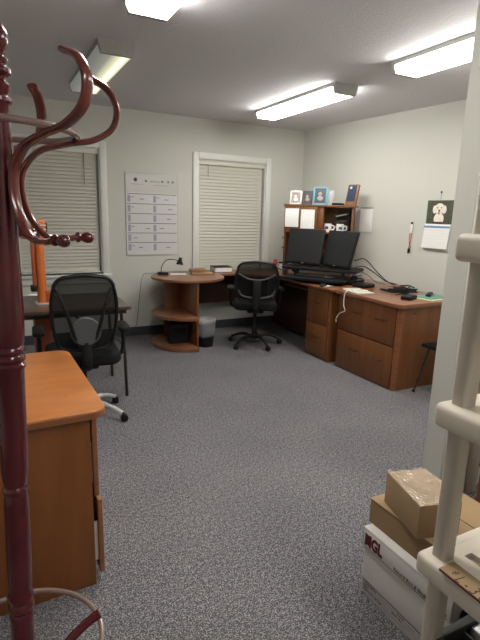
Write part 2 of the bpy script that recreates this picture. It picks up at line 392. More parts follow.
# ------------------------------------------------------------------ coat rack
def coat_rack():
    t = thing('coat_rack', 'dark red turned wooden coat rack with curled bentwood hooks at left edge', 'coat rack', (-.015, 1.05, 0))
    t.rotation_euler = (0, R(1.6), 0)
    prof = [(.026, .04), (.03, .06), (.030, .10), (.024, .12), (.028, .14), (.025, .20), (.025, .525), (.0265, .535), (.0225, .543), (.0275, .553), (.0275, .561), (.0225, .570), (.0275, .580), (.0275, .588), (.0235, .597),
            (.0255, .62), (.0262, .70), (.0255, .815), (.024, .835), (.0225, .843), (.0265, .849), (.0265, .856), (.0225, .862), (.026, .885), (.0275, .90),
            (.0275, 1.0), (.0275, 1.125), (.0305, 1.130), (.0305, 1.135), (.0265, 1.140), (.0305, 1.146), (.0305, 1.151), (.0265, 1.157), (.0305, 1.163), (.0305, 1.168), (.0265, 1.174), (.0300, 1.185), (.031, 1.23), (.029, 1.32), (.026, 1.42), (.0245, 1.46),
            (.024, 1.56), (.022, 1.60), (.0215, 1.632), (.026, 1.640), (.025, 1.646), (.018, 1.652), (.024, 1.662), (.025, 1.668), (.017, 1.676),
            (.018, 1.682), (.026, 1.689), (.026, 1.696), (.018, 1.703), (.021, 1.709), (.021, 1.714), (.015, 1.719), (.017, 1.726), (.022, 1.734), (.0235, 1.745), (.022, 1.757), (.017, 1.768), (.008, 1.775), (0, 1.776)]
    MB().lathe(prof, 32).build('pole', 'mahogany', t)
    ring = lambda r, z: [(r*math.cos(2*math.pi*k/48), r*math.sin(2*math.pi*k/48), z) for k in range(48)]
    MB().tube(ring(.138, 1.592), .0065, 10, closed=True).build('hat_ring', 'ring_wood', t)
    MB().tube(ring(.178, .438), .0065, 10, closed=True).build('umbrella_ring', 'ring_wood', t)
    hp = [(.140, 1.396), (.110, 1.391), (.078, 1.398), (.050, 1.432), (.0365, 1.478), (.040, 1.522), (.070, 1.560), (.122, 1.580), (.176, 1.594), (.215, 1.622), (.224, 1.662), (.205, 1.695), (.172, 1.710)]
    for a in (-55, 5, 65, 125, 185, 245):
        ca, sa = math.cos(R(a)), math.sin(R(a)); u = lambda r, z: (r*ca, r*sa, z)
        h = MB().tube([u(r, z) for r, z in hp], .0065, 12, smooth=6, rb=.0115).build('hook', 'mahogany_hook', t)
        k = MB(); m = Matrix.Translation((ca*.135, sa*.135, 1.396)) @ Matrix.Rotation(R(a), 4, 'Z') @ Matrix.Rotation(R(90), 4, 'Y')
        k.lathe([(.006, 0), (.0105, .004), (.011, .008), (.007, .013), (.009, .017), (.012, .025), (.011, .033), (.006, .038), (0, .040)], 16, mx=m)
        k.build('knob', 'mahogany', h)
    for a in (6, 96, 186, 276):
        ca, sa = math.cos(R(a)), math.sin(R(a)); u = lambda r, z: (r*ca, r*sa, z)
        MB().tube([u(.02, .335), (u(.06, .36)), u(.10, .40), u(.14, .43), u(.180, .449)], .010, 10, smooth=5, rb=.013).build('ring_brace', 'mahogany', t)
        MB().tube([u(.02, .15), u(.10, .19), u(.19, .17), u(.25, .09), u(.27, .012)], .012, 10, smooth=5).build('leg', 'mahogany', t)
coat_rack()

# ------------------------------------------------------------------ near cabinet
def near_cabinet():
    t = thing('credenza', 'orange-brown laminate cabinet with rounded top, nearest at lower left', 'cabinet', (-.262, 2.063, 0), R(1.5))
    # local frame: front faces +x
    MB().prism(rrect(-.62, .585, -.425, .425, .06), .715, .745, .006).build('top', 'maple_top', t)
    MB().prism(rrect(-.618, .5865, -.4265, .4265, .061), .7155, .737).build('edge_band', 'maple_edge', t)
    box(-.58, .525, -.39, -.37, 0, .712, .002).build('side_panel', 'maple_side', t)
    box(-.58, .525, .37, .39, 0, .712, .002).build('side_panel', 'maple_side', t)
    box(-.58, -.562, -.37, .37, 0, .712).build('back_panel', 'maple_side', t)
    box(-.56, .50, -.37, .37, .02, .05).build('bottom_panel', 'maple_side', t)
    box(.47, .487, -.37, .37, 0, .05).build('plinth', 'maple_side', t)
    for z0, z1, out in ((.385, .70, .004), (.045, .365, .014)):
        d = box(.527+out, .546+out, -.388, .388, z0, z1, .003).build('drawer', 'maple_edge', t)
        box(.10, .527+out, -.372, -.364, z0+.05, z1-.10).build('drawer_side', 'beige', d)
        box(.10, .527+out, .342, .352, z0+.035, z1-.05).build('drawer_side', 'beige', d)
        for y in (-.2, .2): MB().tube([(.546+out, y-.05, z1-.1), (.57+out, y-.04, z1-.1), (.57+out, y+.04, z1-.1), (.546+out, y+.05, z1-.1)], .005, 8).build('handle', 'darkmetal', d)
near_cabinet()
tag(box(-.10, .11, -.14, .14, 0, .002).build('sheet_of_paper', 'paper_w', loc=(-.075, 1.83, .7455), rz=.1), 'white sheet of paper on the near cabinet, behind the coat rack pole', 'paper')

# ------------------------------------------------------------------ dark folding table under window 1
def dark_table():
    t = thing('folding_table', 'dark brown folding table under the left-hand window', 'table', (.18, 3.87, 0))
    MB().prism(rrect(-.76, .735, -.34, .36, .02), .715, .742, .004).build('tabletop', 'dark_top', t)
    box(-.72, .70, -.315, .335, .685, .714).build('apron', 'brown_metal', t)
    for s in (1, -1):
        X = .69 if s > 0 else -.70
        MB().tube([(X-.01*s, -.225, .70), (X, -.225, .42), (X+.008*s, -.235, .36), (X+.012*s, -.26, .0)], .0125, 10).build('leg', 'brown_metal', t)
        MB().tube([(X-.01*s, .235, .70), (X, .235, .42), (X+.008*s, .245, .36), (X+.012*s, .265, .0)], .0125, 10).build('leg', 'brown_metal', t)
        MB().tube([(X, -.225, .41), (X, .235, .41)], .009, 8).build('crossbar', 'brown_metal', t)
    MB().tube([(.69, 0, .41), (.25, 0, .70)], .008, 8).build('brace', 'brown_metal', t)
dark_table()
def orange_column():
    t = thing('upright_tool_stand', 'bright orange upright column with black and silver fittings on dark table', 'tool', (.322, 3.84, .7425))
    MB().prism(rrect(-.055, .045, -.06, .06, .02), 0, .012, .002).build('base', 'silver', t)
    b = MB(); b.tube([(-.005, 0, .012), (-.004, 0, .20), (-.006, 0, .42), (-.006, 0, .52)], .033, 12, smooth=4, rb=.036)
    b.build('column', 'orange', t)
    box(-.064, -.040, -.035, .035, .11, .57, .006).build('rail', 'dark_orange', t)
    box(-.050, .045, -.04, .04, .53, .625, .012).build('head', 'orange', t)
    for z in (.550, .580): box(-.01, .048, -.043, .043, z, z+.008).build('band', 'silver', t)
    box(.040, .056, -.03, .03, .53, .60, .004).build('grip', 'black', t)
    box(-.082, -.04, -.05, .02, .10, .145, .008).build('clamp', 'black', t)
    MB().tube([(-.10, -.03, .075), (-.04, -.03, .075)], .006, 8).build('lever', 'silver', t)
    MB().prism([(.02, -.03), (.06, -.03), (.06, .03), (.02, .03)], .012, .10, .004).build('foot_block', 'dark_orange', t)
orange_column()
def orange_case():
    t = thing('tool_case', 'dark orange case standing under the dark table behind chair armrest', 'case', (.33, 4.05, 0))
    box(-.07, .05, -.10, .10, 0, .60, .012).build('body', 'dark_orange', t)
    MB().tube([(-.04, 0, .60), (-.04, 0, .635), (.03, 0, .635), (.03, 0, .60)], .007, 8).build('handle', 'black', t)
orange_case()

# ------------------------------------------------------------------ office chairs
def office_chair(name, label, loc, rz, top, legmat, style, spin):
    t = thing(name, label, 'office chair', loc, rz, 'black mesh office chairs')
    sh = .46
    # base
    MB().lathe([(.0, .075), (.035, .075), (.04, .09), (.035, .125), (.027, .13), (.027, .25), (.020, .26), (.020, .38), (.03, .385), (.03, .40), (0, .40)], 20).build('gas_column', 'black', t)
    for k in range(5):
        a = R(spin+72*k); ca, sa = math.cos(a), math.sin(a); u = lambda r, z: (r*ca, r*sa, z)
        l = MB().tube([u(.03, .10), u(.12, .115), u(.20, .10), u(.265, .072), u(.285, .062)], [.018]*8+[.014]*20, 10, smooth=5, rb=None).build('leg', legmat, t)
        c = MB()
        m = Matrix.Translation(u(.288, 0)) @ Matrix.Rotation(a+.6, 4, 'Z')
        for s in (-1, 1):
            mm = m @ Matrix.Translation((.01, s*.013, .026)) @ Matrix.Rotation(R(90), 4, 'X') @ Matrix.Translation((0, 0, -.009))
            c.lathe([(.018, 0), (.025, .003), (.026, .009), (.025, .015), (.018, .018)], 18, mx=mm)
        c.box(-.012, .018, -.02, .02, .036, .056, .006, mx=m); c.tube([(0, 0, .05), (0, 0, .07)], .007, 8, mx=m)
        c.build('caster', 'black', l)
    box(-.09, .09, -.12, .10, .385, .425, .012).build('mechanism', 'black', t)
    MB().tube([(.08, .0, .40), (.20, .0, .395), (.235, .0, .39)], .007, 8).build('lever', 'black', t)
    s = MB().prism(rrect(-.24, .24, -.20, .27, .09, 6), .425, .505, .028, seg=4).build('seat', 'fabric', t)
    # back
    zb = .57 if style == 'v' else .545; rec = .10
    def by(z, x=0): return -.225-(z-zb)*rec-.02*math.cos(x*5)+.10*x*x*1.2
    def hw(f): return .212+.022*math.sin(min(1, f*1.15)*math.pi)*.9
    out = []
    for x, z in rrect(-1, 1, 0, 1, .001, 1)[:0]: pass
    n = 10; w0 = .180 if style == 'v' else .205; rt = .09
    pts = []
    hgt = top-zb
    for a_ in range(0, 91, 15): pts.append((w0-rt+rt*math.cos(R(a_)), top-.075*(1-math.sin(R(a_)))-.012))
    pts.append((0, top-.0))
    right = [(w0*.80, zb+.005), (w0*.97, zb+.07), (w0*1.08, zb+hgt*.35), (w0*1.10, zb+hgt*.62)]
    half = [(0, zb-.01)]+right+pts
    loop = [(x, z) for x, z in half]+[(-x, z) for x, z in reversed(half[1:-1])]
    MB().tube([(x, by(z, x), z) for x, z in loop], .011, 10, smooth=3, closed=True, rb=.015).build('back_frame', 'black', t)
    # mesh surface: horizontal spans between left and right outline
    hs = sorted(half, key=lambda p: p[1])
    def wid(z):
        best = 0
        for (xa, za), (xb, zb_) in zip(half, half[1:]):
            if min(za, zb_) <= z <= max(za, zb_) and abs(za-zb_) > 1e-6: best = max(best, xa+(xb-xa)*(z-za)/(zb_-za))
        return best
    z0, z1 = zb+.0, top-.006
    def fn(u, v):
        z = z0+(z1-z0)*v; w = max(.04, wid(z)); x = (2*u-1)*w; return (x, by(z, x)+.004, z)
    MB().grid(fn, 14, 16).build('back_mesh', 'mesh', t)
    f = lambda x, z: (x, by(z, x)-.03, z)
    if style == 'v':
        for sx in (-1, 1):
            MB().tube([(sx*.165, by(top-.08, .165)-.005, top-.085), f(sx*.12, top-.2), f(sx*.07, zb+.10), f(sx*.035, zb+.02)], .011, 8, smooth=4, rb=.008).build('back_strut', 'black', t)
        mm = Matrix.Translation((0, by(zb+.13)-.016, zb+.12)) @ Matrix.Rotation(R(90-6), 4, 'X')
        MB().lathe([(.0, -.008), (.085, -.008), (.095, 0), (.085, .008), (0, .008)], 28, mx=mm).build('lumbar_pad', 'grey_plastic', t)
    else:
        MB().tube([f(-.19, top-.13), f(-.10, top-.175), f(0, top-.19), f(.10, top-.175), f(.19, top-.13)], .009, 8, smooth=4).build('back_strut', 'grey_plastic', t)
        MB().tube([f(-.19, zb+.12), f(-.15, zb+.06), f(0, zb+.035), f(.15, zb+.06), f(.19, zb+.12)], .011, 8, smooth=4).build('back_strut', 'grey_plastic', t)
        MB().box(-.045, .045, by(zb+.1)-.045, by(zb+.1)-.018, zb-.05, top-.19, .01).build('spine', 'black', t)
    MB().tube([(0, -.08, .41), (0, -.20, .42), (0, -.285, .47), (0, -.275, zb+.05)], .016, 10, smooth=5, rb=.035).build('back_bracket', 'black', t)
    for sx in (-1, 1):
        a_ = MB().tube([(sx*.18, .02, .43), (sx*.255, .02, .44), (sx*.275, .0, .50), (sx*.275, -.01, .635)], .014, 8, smooth=4, rb=.022).build('armrest', 'black', t)
        MB().prism(rrect(sx*.275-.04, sx*.275+.04, -.12, .13, .035, 4), .635, .662, .008).build('arm_pad', 'black', a_)
    return t
office_chair('office_chair', 'black mesh office chair with silver star base at the dark table', (.515, 3.33, 0), R(-4), 1.055, 'silver', 'v', -36)
office_chair('office_chair', 'all-black mesh office chair at the corner desk beside the waste bin', (2.575, 4.58, 0), R(-27), .965, 'black', 'y', 10)

# ------------------------------------------------------------------ corner desk
ZT = .755
def worktop():
    t = thing('corner_worktop', 'cherry laminate corner worktop with rounded end running under the window', 'desk', (2.9, 4.9, 0))
    poly = circle_pts(1.93, 4.985, .405, 100, 370, 40)          # rounded end (counter-clockwise from the back)
    poly += [(2.42, 5.06), (2.58, 5.06), (2.90, 4.74), (2.90, 3.655), (xw(3.655)-.015, 3.655), (xw(5.43)-.015, 5.435), (1.86, 5.435)]
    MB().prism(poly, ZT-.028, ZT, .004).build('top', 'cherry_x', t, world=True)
    box(1.93, 3.15, 5.30, 5.318, .37, ZT-.03).build('modesty_panel', 'shaded_cherry', t, world=True)
    box(3.25, 3.268, 4.12, 5.28, .05, ZT-.03).build('modesty_panel', 'shaded_cherry', t, world=True)
    box(3.02, 3.25, 4.18, 4.70, .65, .668, .002).build('keyboard_shelf', 'cherry_edge', t, world=True)
worktop()
def shelf_unit():
    t = thing('curved_shelf_unit', 'curved open cherry shelf unit under the rounded desk end', 'shelf', (1.85, 4.95, 0))
    box(1.895, 1.915, 4.62, 5.42, 0, ZT-.03, .001).build('side_panel', 'cherry_v', t, world=True)
    box(1.70, 1.893, 5.12, 5.14, 0, ZT-.03, .001).build('back_panel', 'cherry_v', t, world=True)
    for z0, z1 in ((0, .045), (.335, .37)):
        poly = circle_pts(1.91, 4.93, .405, 120, 266, 24)+[(1.894, 5.29)]
        MB().prism(poly, z0, z1, .004).build('shelf', 'cherry_x', t, world=True)
shelf_unit()
def drawer_pull(x, y, z, t, w=.05):
    MB().tube([(x, y-w, z), (x-.018, y-w*.7, z-.004), (x-.022, y, z-.006), (x-.018, y+w*.7, z-.004), (x, y+w, z)], .004, 8, smooth=3).build('handle', 'darkmetal', t, world=True)
def pedestal():
    t = thing('drawer_pedestal', 'narrow two-drawer cherry pedestal under the monitor desk', 'cabinet', (3.2, 3.9, 0))
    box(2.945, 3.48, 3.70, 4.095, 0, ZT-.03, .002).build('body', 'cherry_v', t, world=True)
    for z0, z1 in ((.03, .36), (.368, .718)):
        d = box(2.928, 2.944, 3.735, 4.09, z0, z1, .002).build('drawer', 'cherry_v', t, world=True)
        drawer_pull(2.928, 3.90, z1-.13, d, .055)
    box(2.930, 2.946, 3.702, 3.731, 0, .722, .004).build('corner_trim', 'cherry_edge', t, world=True)
pedestal()
def lateral_file():
    t = thing('lateral_file_cabinet', 'wide two-drawer cherry file cabinet at the right end of the desk run', 'cabinet', (3.3, 3.2, 0))
    y0, y1 = 2.815, 3.60
    poly = [(2.985, y0), (3.66, y0), (3.66, y1), (2.965, y1), (2.965, y0+.02)]
    MB().prism(poly, 0, ZT-.035).build('body', 'cherry_v', t, world=True, smooth=False)
    MB().prism([(2.952, y0+.035), (2.985, y0-.002), (2.992, y0+.002), (2.967, y0+.04)], 0, ZT-.036).build('corner_trim', 'cherry_edge', t, world=True)
    for z0, z1 in ((.012, .377), (.388, .716)):
        d = box(2.948, 2.964, y0+.045, y1-.01, z0, z1, .002).build('drawer', 'cherry_v', t, world=True)
        drawer_pull(2.948, 3.03, z1-.12 if z0 > .3 else z1-.14, d, .06); drawer_pull(2.948, 3.33, z1-.12 if z0 > .3 else z1-.14, d, .06)
    top = [(2.925, y0+.03), (2.955, y0-.02), (3.70, y0-.02), (3.70, 3.44), (3.60, y1+.035), (2.925, y1+.035)]
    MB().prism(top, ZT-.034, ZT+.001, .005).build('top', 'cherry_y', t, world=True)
    MB().lathe([(0, 0), (.008, 0), (.008, .003), (0, .004)], 14, mx=Matrix.Translation((3.12, y0, .67)) @ Matrix.Rotation(R(90), 4, 'X')).build('lock', 'darkmetal', t, world=True)
lateral_file()

# ------------------------------------------------------------------ hutch (parallel to the right wall)
TW = math.atan(.0902)       # wall skew
TH = R(45)                  # the hutch stands across the corner
HO = Vector((3.500, 4.680, 0))
Hm = Matrix.Translation(HO) @ Matrix.Rotation(TH, 4, 'Z')      # local: x- = into the room, y+ = to its left
def hw_(x, y, z=0): return Hm @ Vector((x, y, z))
def hutch():
    t = thing('desk_hutch', 'cherry desk hutch with two doors and open bay set across the room corner', 'hutch', tuple(HO), TH)
    y0, y1 = -.375, .395; zt = 1.567; zb = 1.268
    box(-.295, 0, y0-.022, y1+.012, zt-.02, zt, .003).build('top', 'cherry_y', t)
    box(-.275, 0, y0+.018, y1-.018, zb-.018, zb, .001).build('bottom_shelf', 'cherry_y', t)
    for y in (y0, y1-.018): box(-.275, 0, y, y+.018, ZT+.001, zt-.021, .001).build('side_panel', 'cherry_v', t)
    box(-.275, -.01, -.050, .020, zb, zt-.021, .001).build('divider', 'cherry_v', t)
    box(-.012, 0, y0+.02, y1-.02, ZT+.3, zt-.022).build('back_panel', 'cherry_v', t)
    for ya, yb in ((.022, .205), (.208, y1-.0)):
        box(-.292, -.276, ya, yb, zb-.012, zt-.024, .002).build('door', 'cherry_v', t)
    for z in (1.19, 1.08): box(-.285, -.25, y1, y1+.018, z-.008, z+.004, .002).build('bracket', 'darkmetal', t)
hutch()
def at_h(o, x, y, z, rz=0.):
    p = hw_(x, y, z); o.location = p; o.rotation_euler = (0, 0, TH+rz); return o
def wavy(w, h, curl=.006):
    b = MB(); b.grid(lambda u, v: (-curl*math.sin(v*3.1)*(.4+u), (u-.5)*w, (v-.5)*h), 6, 8, .002); return b
o = wavy(.155, .205).build('paper_notice', 'paper_w', loc=(0, 0, 0), smooth=False); at_h(o, -.300, .305, 1.417)
tag(o, 'blank white paper taped to the left hutch door', 'paper', 'papers taped to the hutch doors')
t = thing('paper_notice', 'printed white paper with faint sketch lines on the right hutch door', 'paper', group='papers taped to the hutch doors')
at_h(t, -.298, .125, 1.407)
wavy(.155, .21, .003).build('sheet', 'paper_w', t, smooth=False)
b = MB()
for k in range(7):
    y = -.06+.02*k; b.tube([(-.0035, y, -.08+.02*(k % 3)), (-.0035, y+.02*math.sin(k), .0), (-.0035, y-.012, .085-.02*(k % 2))], .0012, 5)
b.build('print', 'ink_light', t)

# things on top of the hutch
def photo_frame(label, w, h, fm, pm, y, x=-.17, lean=12, rz=0., base=False):
    t = thing('photo_frame', label, 'photo frame', group='photo frames on top of the hutch'); at_h(t, x, y, 1.566, rz)
    L = Matrix.Translation((0, 0, .002)) @ Matrix.Rotation(R(lean), 4, 'Y')
    fr = MB(); bw = .015
    fr.box(-.008, .008, -w/2, w/2, 0, bw, .003, mx=L); fr.box(-.008, .008, -w/2, w/2, h-bw, h, .003, mx=L)
    fr.box(-.008, .008, -w/2, -w/2+bw, 0, h, .003, mx=L); fr.box(-.008, .008, w/2-bw, w/2, 0, h, .003, mx=L)
    fr.build('frame', fm, t)
    box(-.003, .004, -w/2+.01, w/2-.01, .01, h-.01, mx=L).build('photo', pm, t)
    p = MB(); p.ball((-.004, .004, h*.60), h*.10, (.12, 1, 1.2)); p.ball((-.004, .0, h*.36), h*.17, (.08, 1, .75)); bmesh.ops.transform(p.bm, matrix=L, verts=p.bm.verts)
    p.build('portrait', 'skin_photo' if pm == 'photo_dark' else 'paper', t)
    MB().tube([(.004+.2*h, 0, h*.75), (.14*h+.03, 0, .0)], .003, 6).build('easel_leg', 'black', t)
    return t
photo_frame('small pale silver photo frame, leftmost on top of the hutch', .135, .155, 'silver', 'skin_photo', .30)
photo_frame('small dark photo frame between pale and blue frames on the hutch', .12, .155, 'grey_plastic', 'photo_dark', .165)
photo_frame('taller blue photo frame on top of the hutch', .155, .20, 'blue', 'photo_dark', .015, x=-.2)
t = thing('glass_ornament', 'clear glass ornament on top of the hutch beside the blue frame', 'ornament'); at_h(t, -.15, -.105, 1.566)
MB().lathe([(.04, 0), (.04, .01), (.015, .02), (.032, .06), (.04, .11), (.036, .16)], 18, cap=False).build('bowl', 'clear', t)
t = thing('card_tray', 'flat dark tray lying on top of the hutch beside the plaque', 'tray'); at_h(t, -.22, -.205, 1.566)
box(-.05, .06, -.055, .075, 0, .022, .004).build('tray', 'black', t); box(-.04, .045, -.045, .065, .022, .026).build('rim', 'grey_plastic', t)
t = thing('award_plaque', 'leaning wooden award plaque with dark face on the right of the hutch', 'plaque'); at_h(t, -.185, -.325, 1.566, R(-30))
L = Matrix.Rotation(R(13), 4, 'Y')
box(-.016, .020, -.068, .068, .006, .235, .004, mx=L).build('board', 'plaque_wood', t)
box(-.020, -.015, -.053, .053, .045, .222, mx=L).build('plate', 'navy', t)
b = MB().lathe([(0, 0), (.014, 0), (.014, .002), (0, .002)], 14, mx=L @ Matrix.Translation((-.021, .02, .195)) @ Matrix.Rotation(R(-90), 4, 'Y')); b.build('emblem', 'silver', t)
# open bay
def mug(label, y, x, face):
    t = thing('coffee_mug', label, 'mug', group='white mugs in the open hutch bay'); at_h(t, x, y, 1.2685, face)
    MB().lathe([(.036, 0), (.041, .004), (.042, .095), (.039, .095), (.038, .01), (0, .008)], 22).build('cup', 'paper_w', t)
    MB().tube([(0, -.04, .075), (0, -.068, .070), (0, -.07, .035), (0, -.04, .025)], .006, 8, smooth=4).build('handle', 'paper_w', t)
    box(-.0435, -.038, -.018, .018, .035, .065, .002).build('print', 'photo_dark', t)
    return t
mug('white mug in the left of the open hutch bay, beside the divider', -.095, -.20, R(-10))
mug('white mug with dark print in the right of the open hutch bay', -.235, -.225, R(10))
t = thing('letter_tray', 'stacked dark letter trays tilting in the open hutch bay', 'letter tray'); at_h(t, -.10, -.245, 1.2685)
b = MB()
for k, (zz, a_) in enumerate(((.05, 3), (.115, 8), (.18, 13))):
    mx = Matrix.Translation((0, 0, zz)) @ Matrix.Rotation(R(-a_), 4, 'X')
    tr_ = MB(); tr_.box(-.07, .08, -.085, .085, 0, .006, .002, mx=mx); tr_.box(-.07, .08, -.085, -.08, 0, .03, mx=mx); tr_.box(-.07, .08, .08, .085, 0, .03, mx=mx)
    tr_.build('tray', 'grey_plastic', t)
    box(-.065, .07, -.07, .07, .007, .02, mx=mx).build('papers', 'paper' if k != 1 else 'photo_dark', t)
b = MB(); b.box(-.06, .08, -.085, .085, 0, .05, .005); b.build('base', 'grey_plastic', t)
o = MB().tube([(0, 0, .24), (.01, -.015, .12), (0, -.03, 0.008)], .006, 8, smooth=4).build('black_cable', 'black'); at_h(o, -.24, -.30, 1.2685); tag(o, 'black cable drooping inside the right end of the open hutch bay', 'cable')
# sheet on the right wall
Wm = lambda y, z, off=.0: Vector((xw(y)-off, y, z))
t = thing('wall_sheet', 'plain white sheet hung on right wall beside the hutch', 'paper', tuple(Wm(4.285, 1.415, .006)), TW)
b = wavy(.19, .265, .004); b.build('sheet', 'paper_w', t, smooth=False)
box(-.006, .0, -.09, .09, .128, .136, .001).build('clip', 'grey_plastic', t)

# ------------------------------------------------------------------ desk converter, monitors
def converter():
    t = thing('desk_converter', 'black sit-stand desk riser carrying both monitors', 'desk riser', (3.20, 4.19, ZT), R(36))
    MB().prism(rrect(-.12, .22, -.38, .38, .05), .0, .045, .004).build('base', 'black', t)
    MB().prism(rrect(-.20, .20, -.39, .43, .05), .120, .150, .006).build('platform', 'black', t)
    for s in (-1, 1):
        MB().tube([(-.15, .32*s, .02), (.12, .32*s, .125)], .012, 8).build('scissor_arm', 'black', t)
        MB().tube([(.15, .34*s, .02), (-.12, .34*s, .125)], .012, 8).build('scissor_arm', 'black', t)
    MB().prism(rrect(-.335, -.06, -.30, .40, .04), .030, .058, .005).build('keyboard_tray', 'black', t)
    for s in (-1, 1): box(-.19, -.13, .25*s-.01, .25*s+.01, .05, .13).build('tray_bracket', 'black', t)
    for s in (-1, 1): MB().tube([(-.21, s*.36, .12), (-.225, s*.41, .112), (-.205, s*.45, .12)], .008, 8).build('release_lever', 'grey_plastic', t)
converter()
k = thing('keyboard', 'black computer keyboard on the riser tray', 'keyboard', (3.045, 4.14, ZT+.0595), R(36))
box(-.07, .07, -.22, .22, 0, .014, .004).build('case', 'black_gloss', k)
b = MB()
for i in range(5):
    for j in range(15): b.box(-.058+i*.024, -.038+i*.024, -.208+j*.0278, -.208+j*.0278+.023, .014, .019)
b.build('keys', 'grey_plastic', k, smooth=False)
def monitor(label, loc, rz, tilt, base_dx=.0):
    t = thing('computer_monitor', label, 'monitor', loc, rz, 'black computer monitors on the desk riser')
    L = Matrix.Translation((0, 0, .026)) @ Matrix.Rotation(R(tilt), 4, 'Y')
    box(-.012, .022, -.205, .205, 0, .38, .006, mx=L).build('bezel', 'black', t)
    box(-.014, -.011, -.192, .192, .020, .368, mx=L).build('screen', 'screen', t)
    box(-.0150, -.0135, -.012, .012, .006, .012, mx=L).build('badge', 'silver', t)
    MB().tube([(.10, 0, .01), (.095, 0, .12), (.075, 0, .19)], .018, 10).build('stand', 'black', t)
    MB().prism(rrect(-.01, .15, -.11, .11, .03), 0, .012, .003).build('foot', 'black', t)
    return t
monitor('left black monitor on the riser, in front of the hutch doors', (3.005, 4.325, ZT+.151), R(34), 14)
monitor('right black monitor on the riser, nearer the wall sheet', (3.185, 4.00, ZT+.151), R(7), 16)
m_ = MB(); m_.ball((0, 0, .012), .03, (1.5, 1, .55)); o = m_.build('computer_mouse', 'black_gloss', loc=(2.945, 3.86, ZT+.001)); tag(o, 'black mouse on the desk edge beside the riser tray', 'mouse')
t = thing('phone', 'black telephone handset unit on desk below the right monitor', 'phone', (3.33, 3.70, ZT+.001), R(10))
MB().prism(rrect(-.09, .09, -.08, .08, .02), 0, .035, .006).build('body', 'black', t)
MB().tube([(-.06, .055, .055), (0, .055, .06), (.06, .055, .055)], .015, 8).build('handset', 'black_gloss', t)
def cable(name, pts, r, m, label, smooth=6):
    c = Vector(pts[0]); o = MB().tube([Vector(p)-c for p in pts], r, 8, smooth=smooth).build(name, m, loc=c); return tag(o, label, 'cable')
cable('black_cable', [(3.45, 3.99, .92), (3.53, 3.93, .93), (3.63, 3.86, .86), (3.70, 3.78, .79), (3.77, 3.68, .765)], .005, 'black', 'black cable arching from the riser down to the wall side of desk')
cable('black_cable', [(3.42, 3.98, .99), (3.52, 3.92, 1.01), (3.62, 3.83, .88), (3.69, 3.74, .79), (3.72, 3.66, .762)], .005, 'black', 'higher black cable sweeping from the right monitor to the desk')
cable('black_cable', [(3.46, 3.90, .88), (3.53, 3.87, .85), (3.60, 3.82, .78), (3.65, 3.73, .764)], .004, 'grey_plastic', 'thin grey cable dropping behind the riser to the desk')
# items at the left end of the monitors
t = thing('paper_cup', 'white paper cup with black lid beside the left monitor', 'cup', (3.30, 5.215, ZT+.001))
MB().lathe([(.028, 0), (.03, 0), (.038, .085), (0, .085)], 20).build('cup', 'paper_w', t)
MB().lathe([(.041, .085), (.041, .093), (.036, .103), (0, .103)], 20).build('lid', 'black', t)
t = thing('red_figurine', 'small red and white desk ornament behind the paper cup', 'ornament', (3.29, 5.36, ZT+.001))
MB().lathe([(.03, 0), (.032, .03), (.022, .06), (.028, .085), (.02, .115), (0, .125)], 16).build('body', 'red', t)
MB().lathe([(.033, .03), (.034, .045), (.0, .045)], 16).build('band', 'paper_w', t)
tag(box(-.07, .05, -.05, .05, 0, .002).build('note_card', 'paper', loc=(3.00, 3.88, ZT+.001), rz=.25), 'small white card lying on the desk above the drawer pedestal', 'paper')

# ------------------------------------------------------------------ things on the file cabinet
t = thing('notepad', 'white pad of paper lying on the left end of the file cabinet', 'notepad', (3.04, 3.47, ZT+.002), R(-12))
box(-.075, .11, -.15, .14, 0, .010, .002).build('pad', 'pad_paper', t)
box(-.075, .11, .12, .14, .010, .013).build('binding', 'yellow', t)
cable('white_cable', [(3.12, 3.40, .774), (3.03, 3.45, .775), (2.96, 3.47, .775), (2.915, 3.48, .745), (2.905, 3.475, .64), (2.906, 3.45, .585), (2.905, 3.52, .55), (2.906, 3.57, .49), (2.915, 3.575, .45)], .0035, 'paper_w', 'white charging cable hanging down the front of the file cabinet')
b = MB(); random.seed(3)
for k in range(5):
    pts = [(random.uniform(-.19, .14), random.uniform(-.14, .16), .012+.009*k) for _ in range(6)]
    b.tube(pts, .0065, 7, smooth=6)
b.box(-.02, .06, -.04, .03, 0, .03, .008)
o = b.build('cable_pile', 'black', loc=(3.44, 3.28, ZT+.002), rz=-.6); tag(o, 'tangle of black cables and adapter on the file cabinet', 'cables')
t = thing('power_adapter', 'black adapter brick nearest the corner of the file cabinet', 'power adapter', (3.22, 2.99, ZT+.002), R(20))
box(-.075, .075, -.045, .045, 0, .034, .01, 3).build('brick', 'black', t)
MB().tube([(.075, 0, .017), (.12, .03, .02), (.12, .10, .02), (.06, .15, .012)], .005, 8, smooth=5).build('lead', 'black', t)
t = thing('booklet', 'teal and pale yellow booklets at the right of the file cabinet', 'booklet', (3.46, 2.95, ZT+.002), R(6))
box(-.14, .13, -.10, .10, 0, .006, .001).build('lower_cover', 'yellow', t)
box(-.11, .12, -.07, .10, .006, .016, .002).build('upper_cover', 'teal', t)
t = thing('eyeglass_case', 'black oblong case lying on top of the teal booklet', 'case', (3.48, 3.0, ZT+.0185), R(35))
box(-.09, .09, -.022, .022, 0, .022, .008, 3).build('case', 'black', t)
box(-.088, .088, -.0225, .0225, .010, .012).build('seam', 'grey_plastic', t)

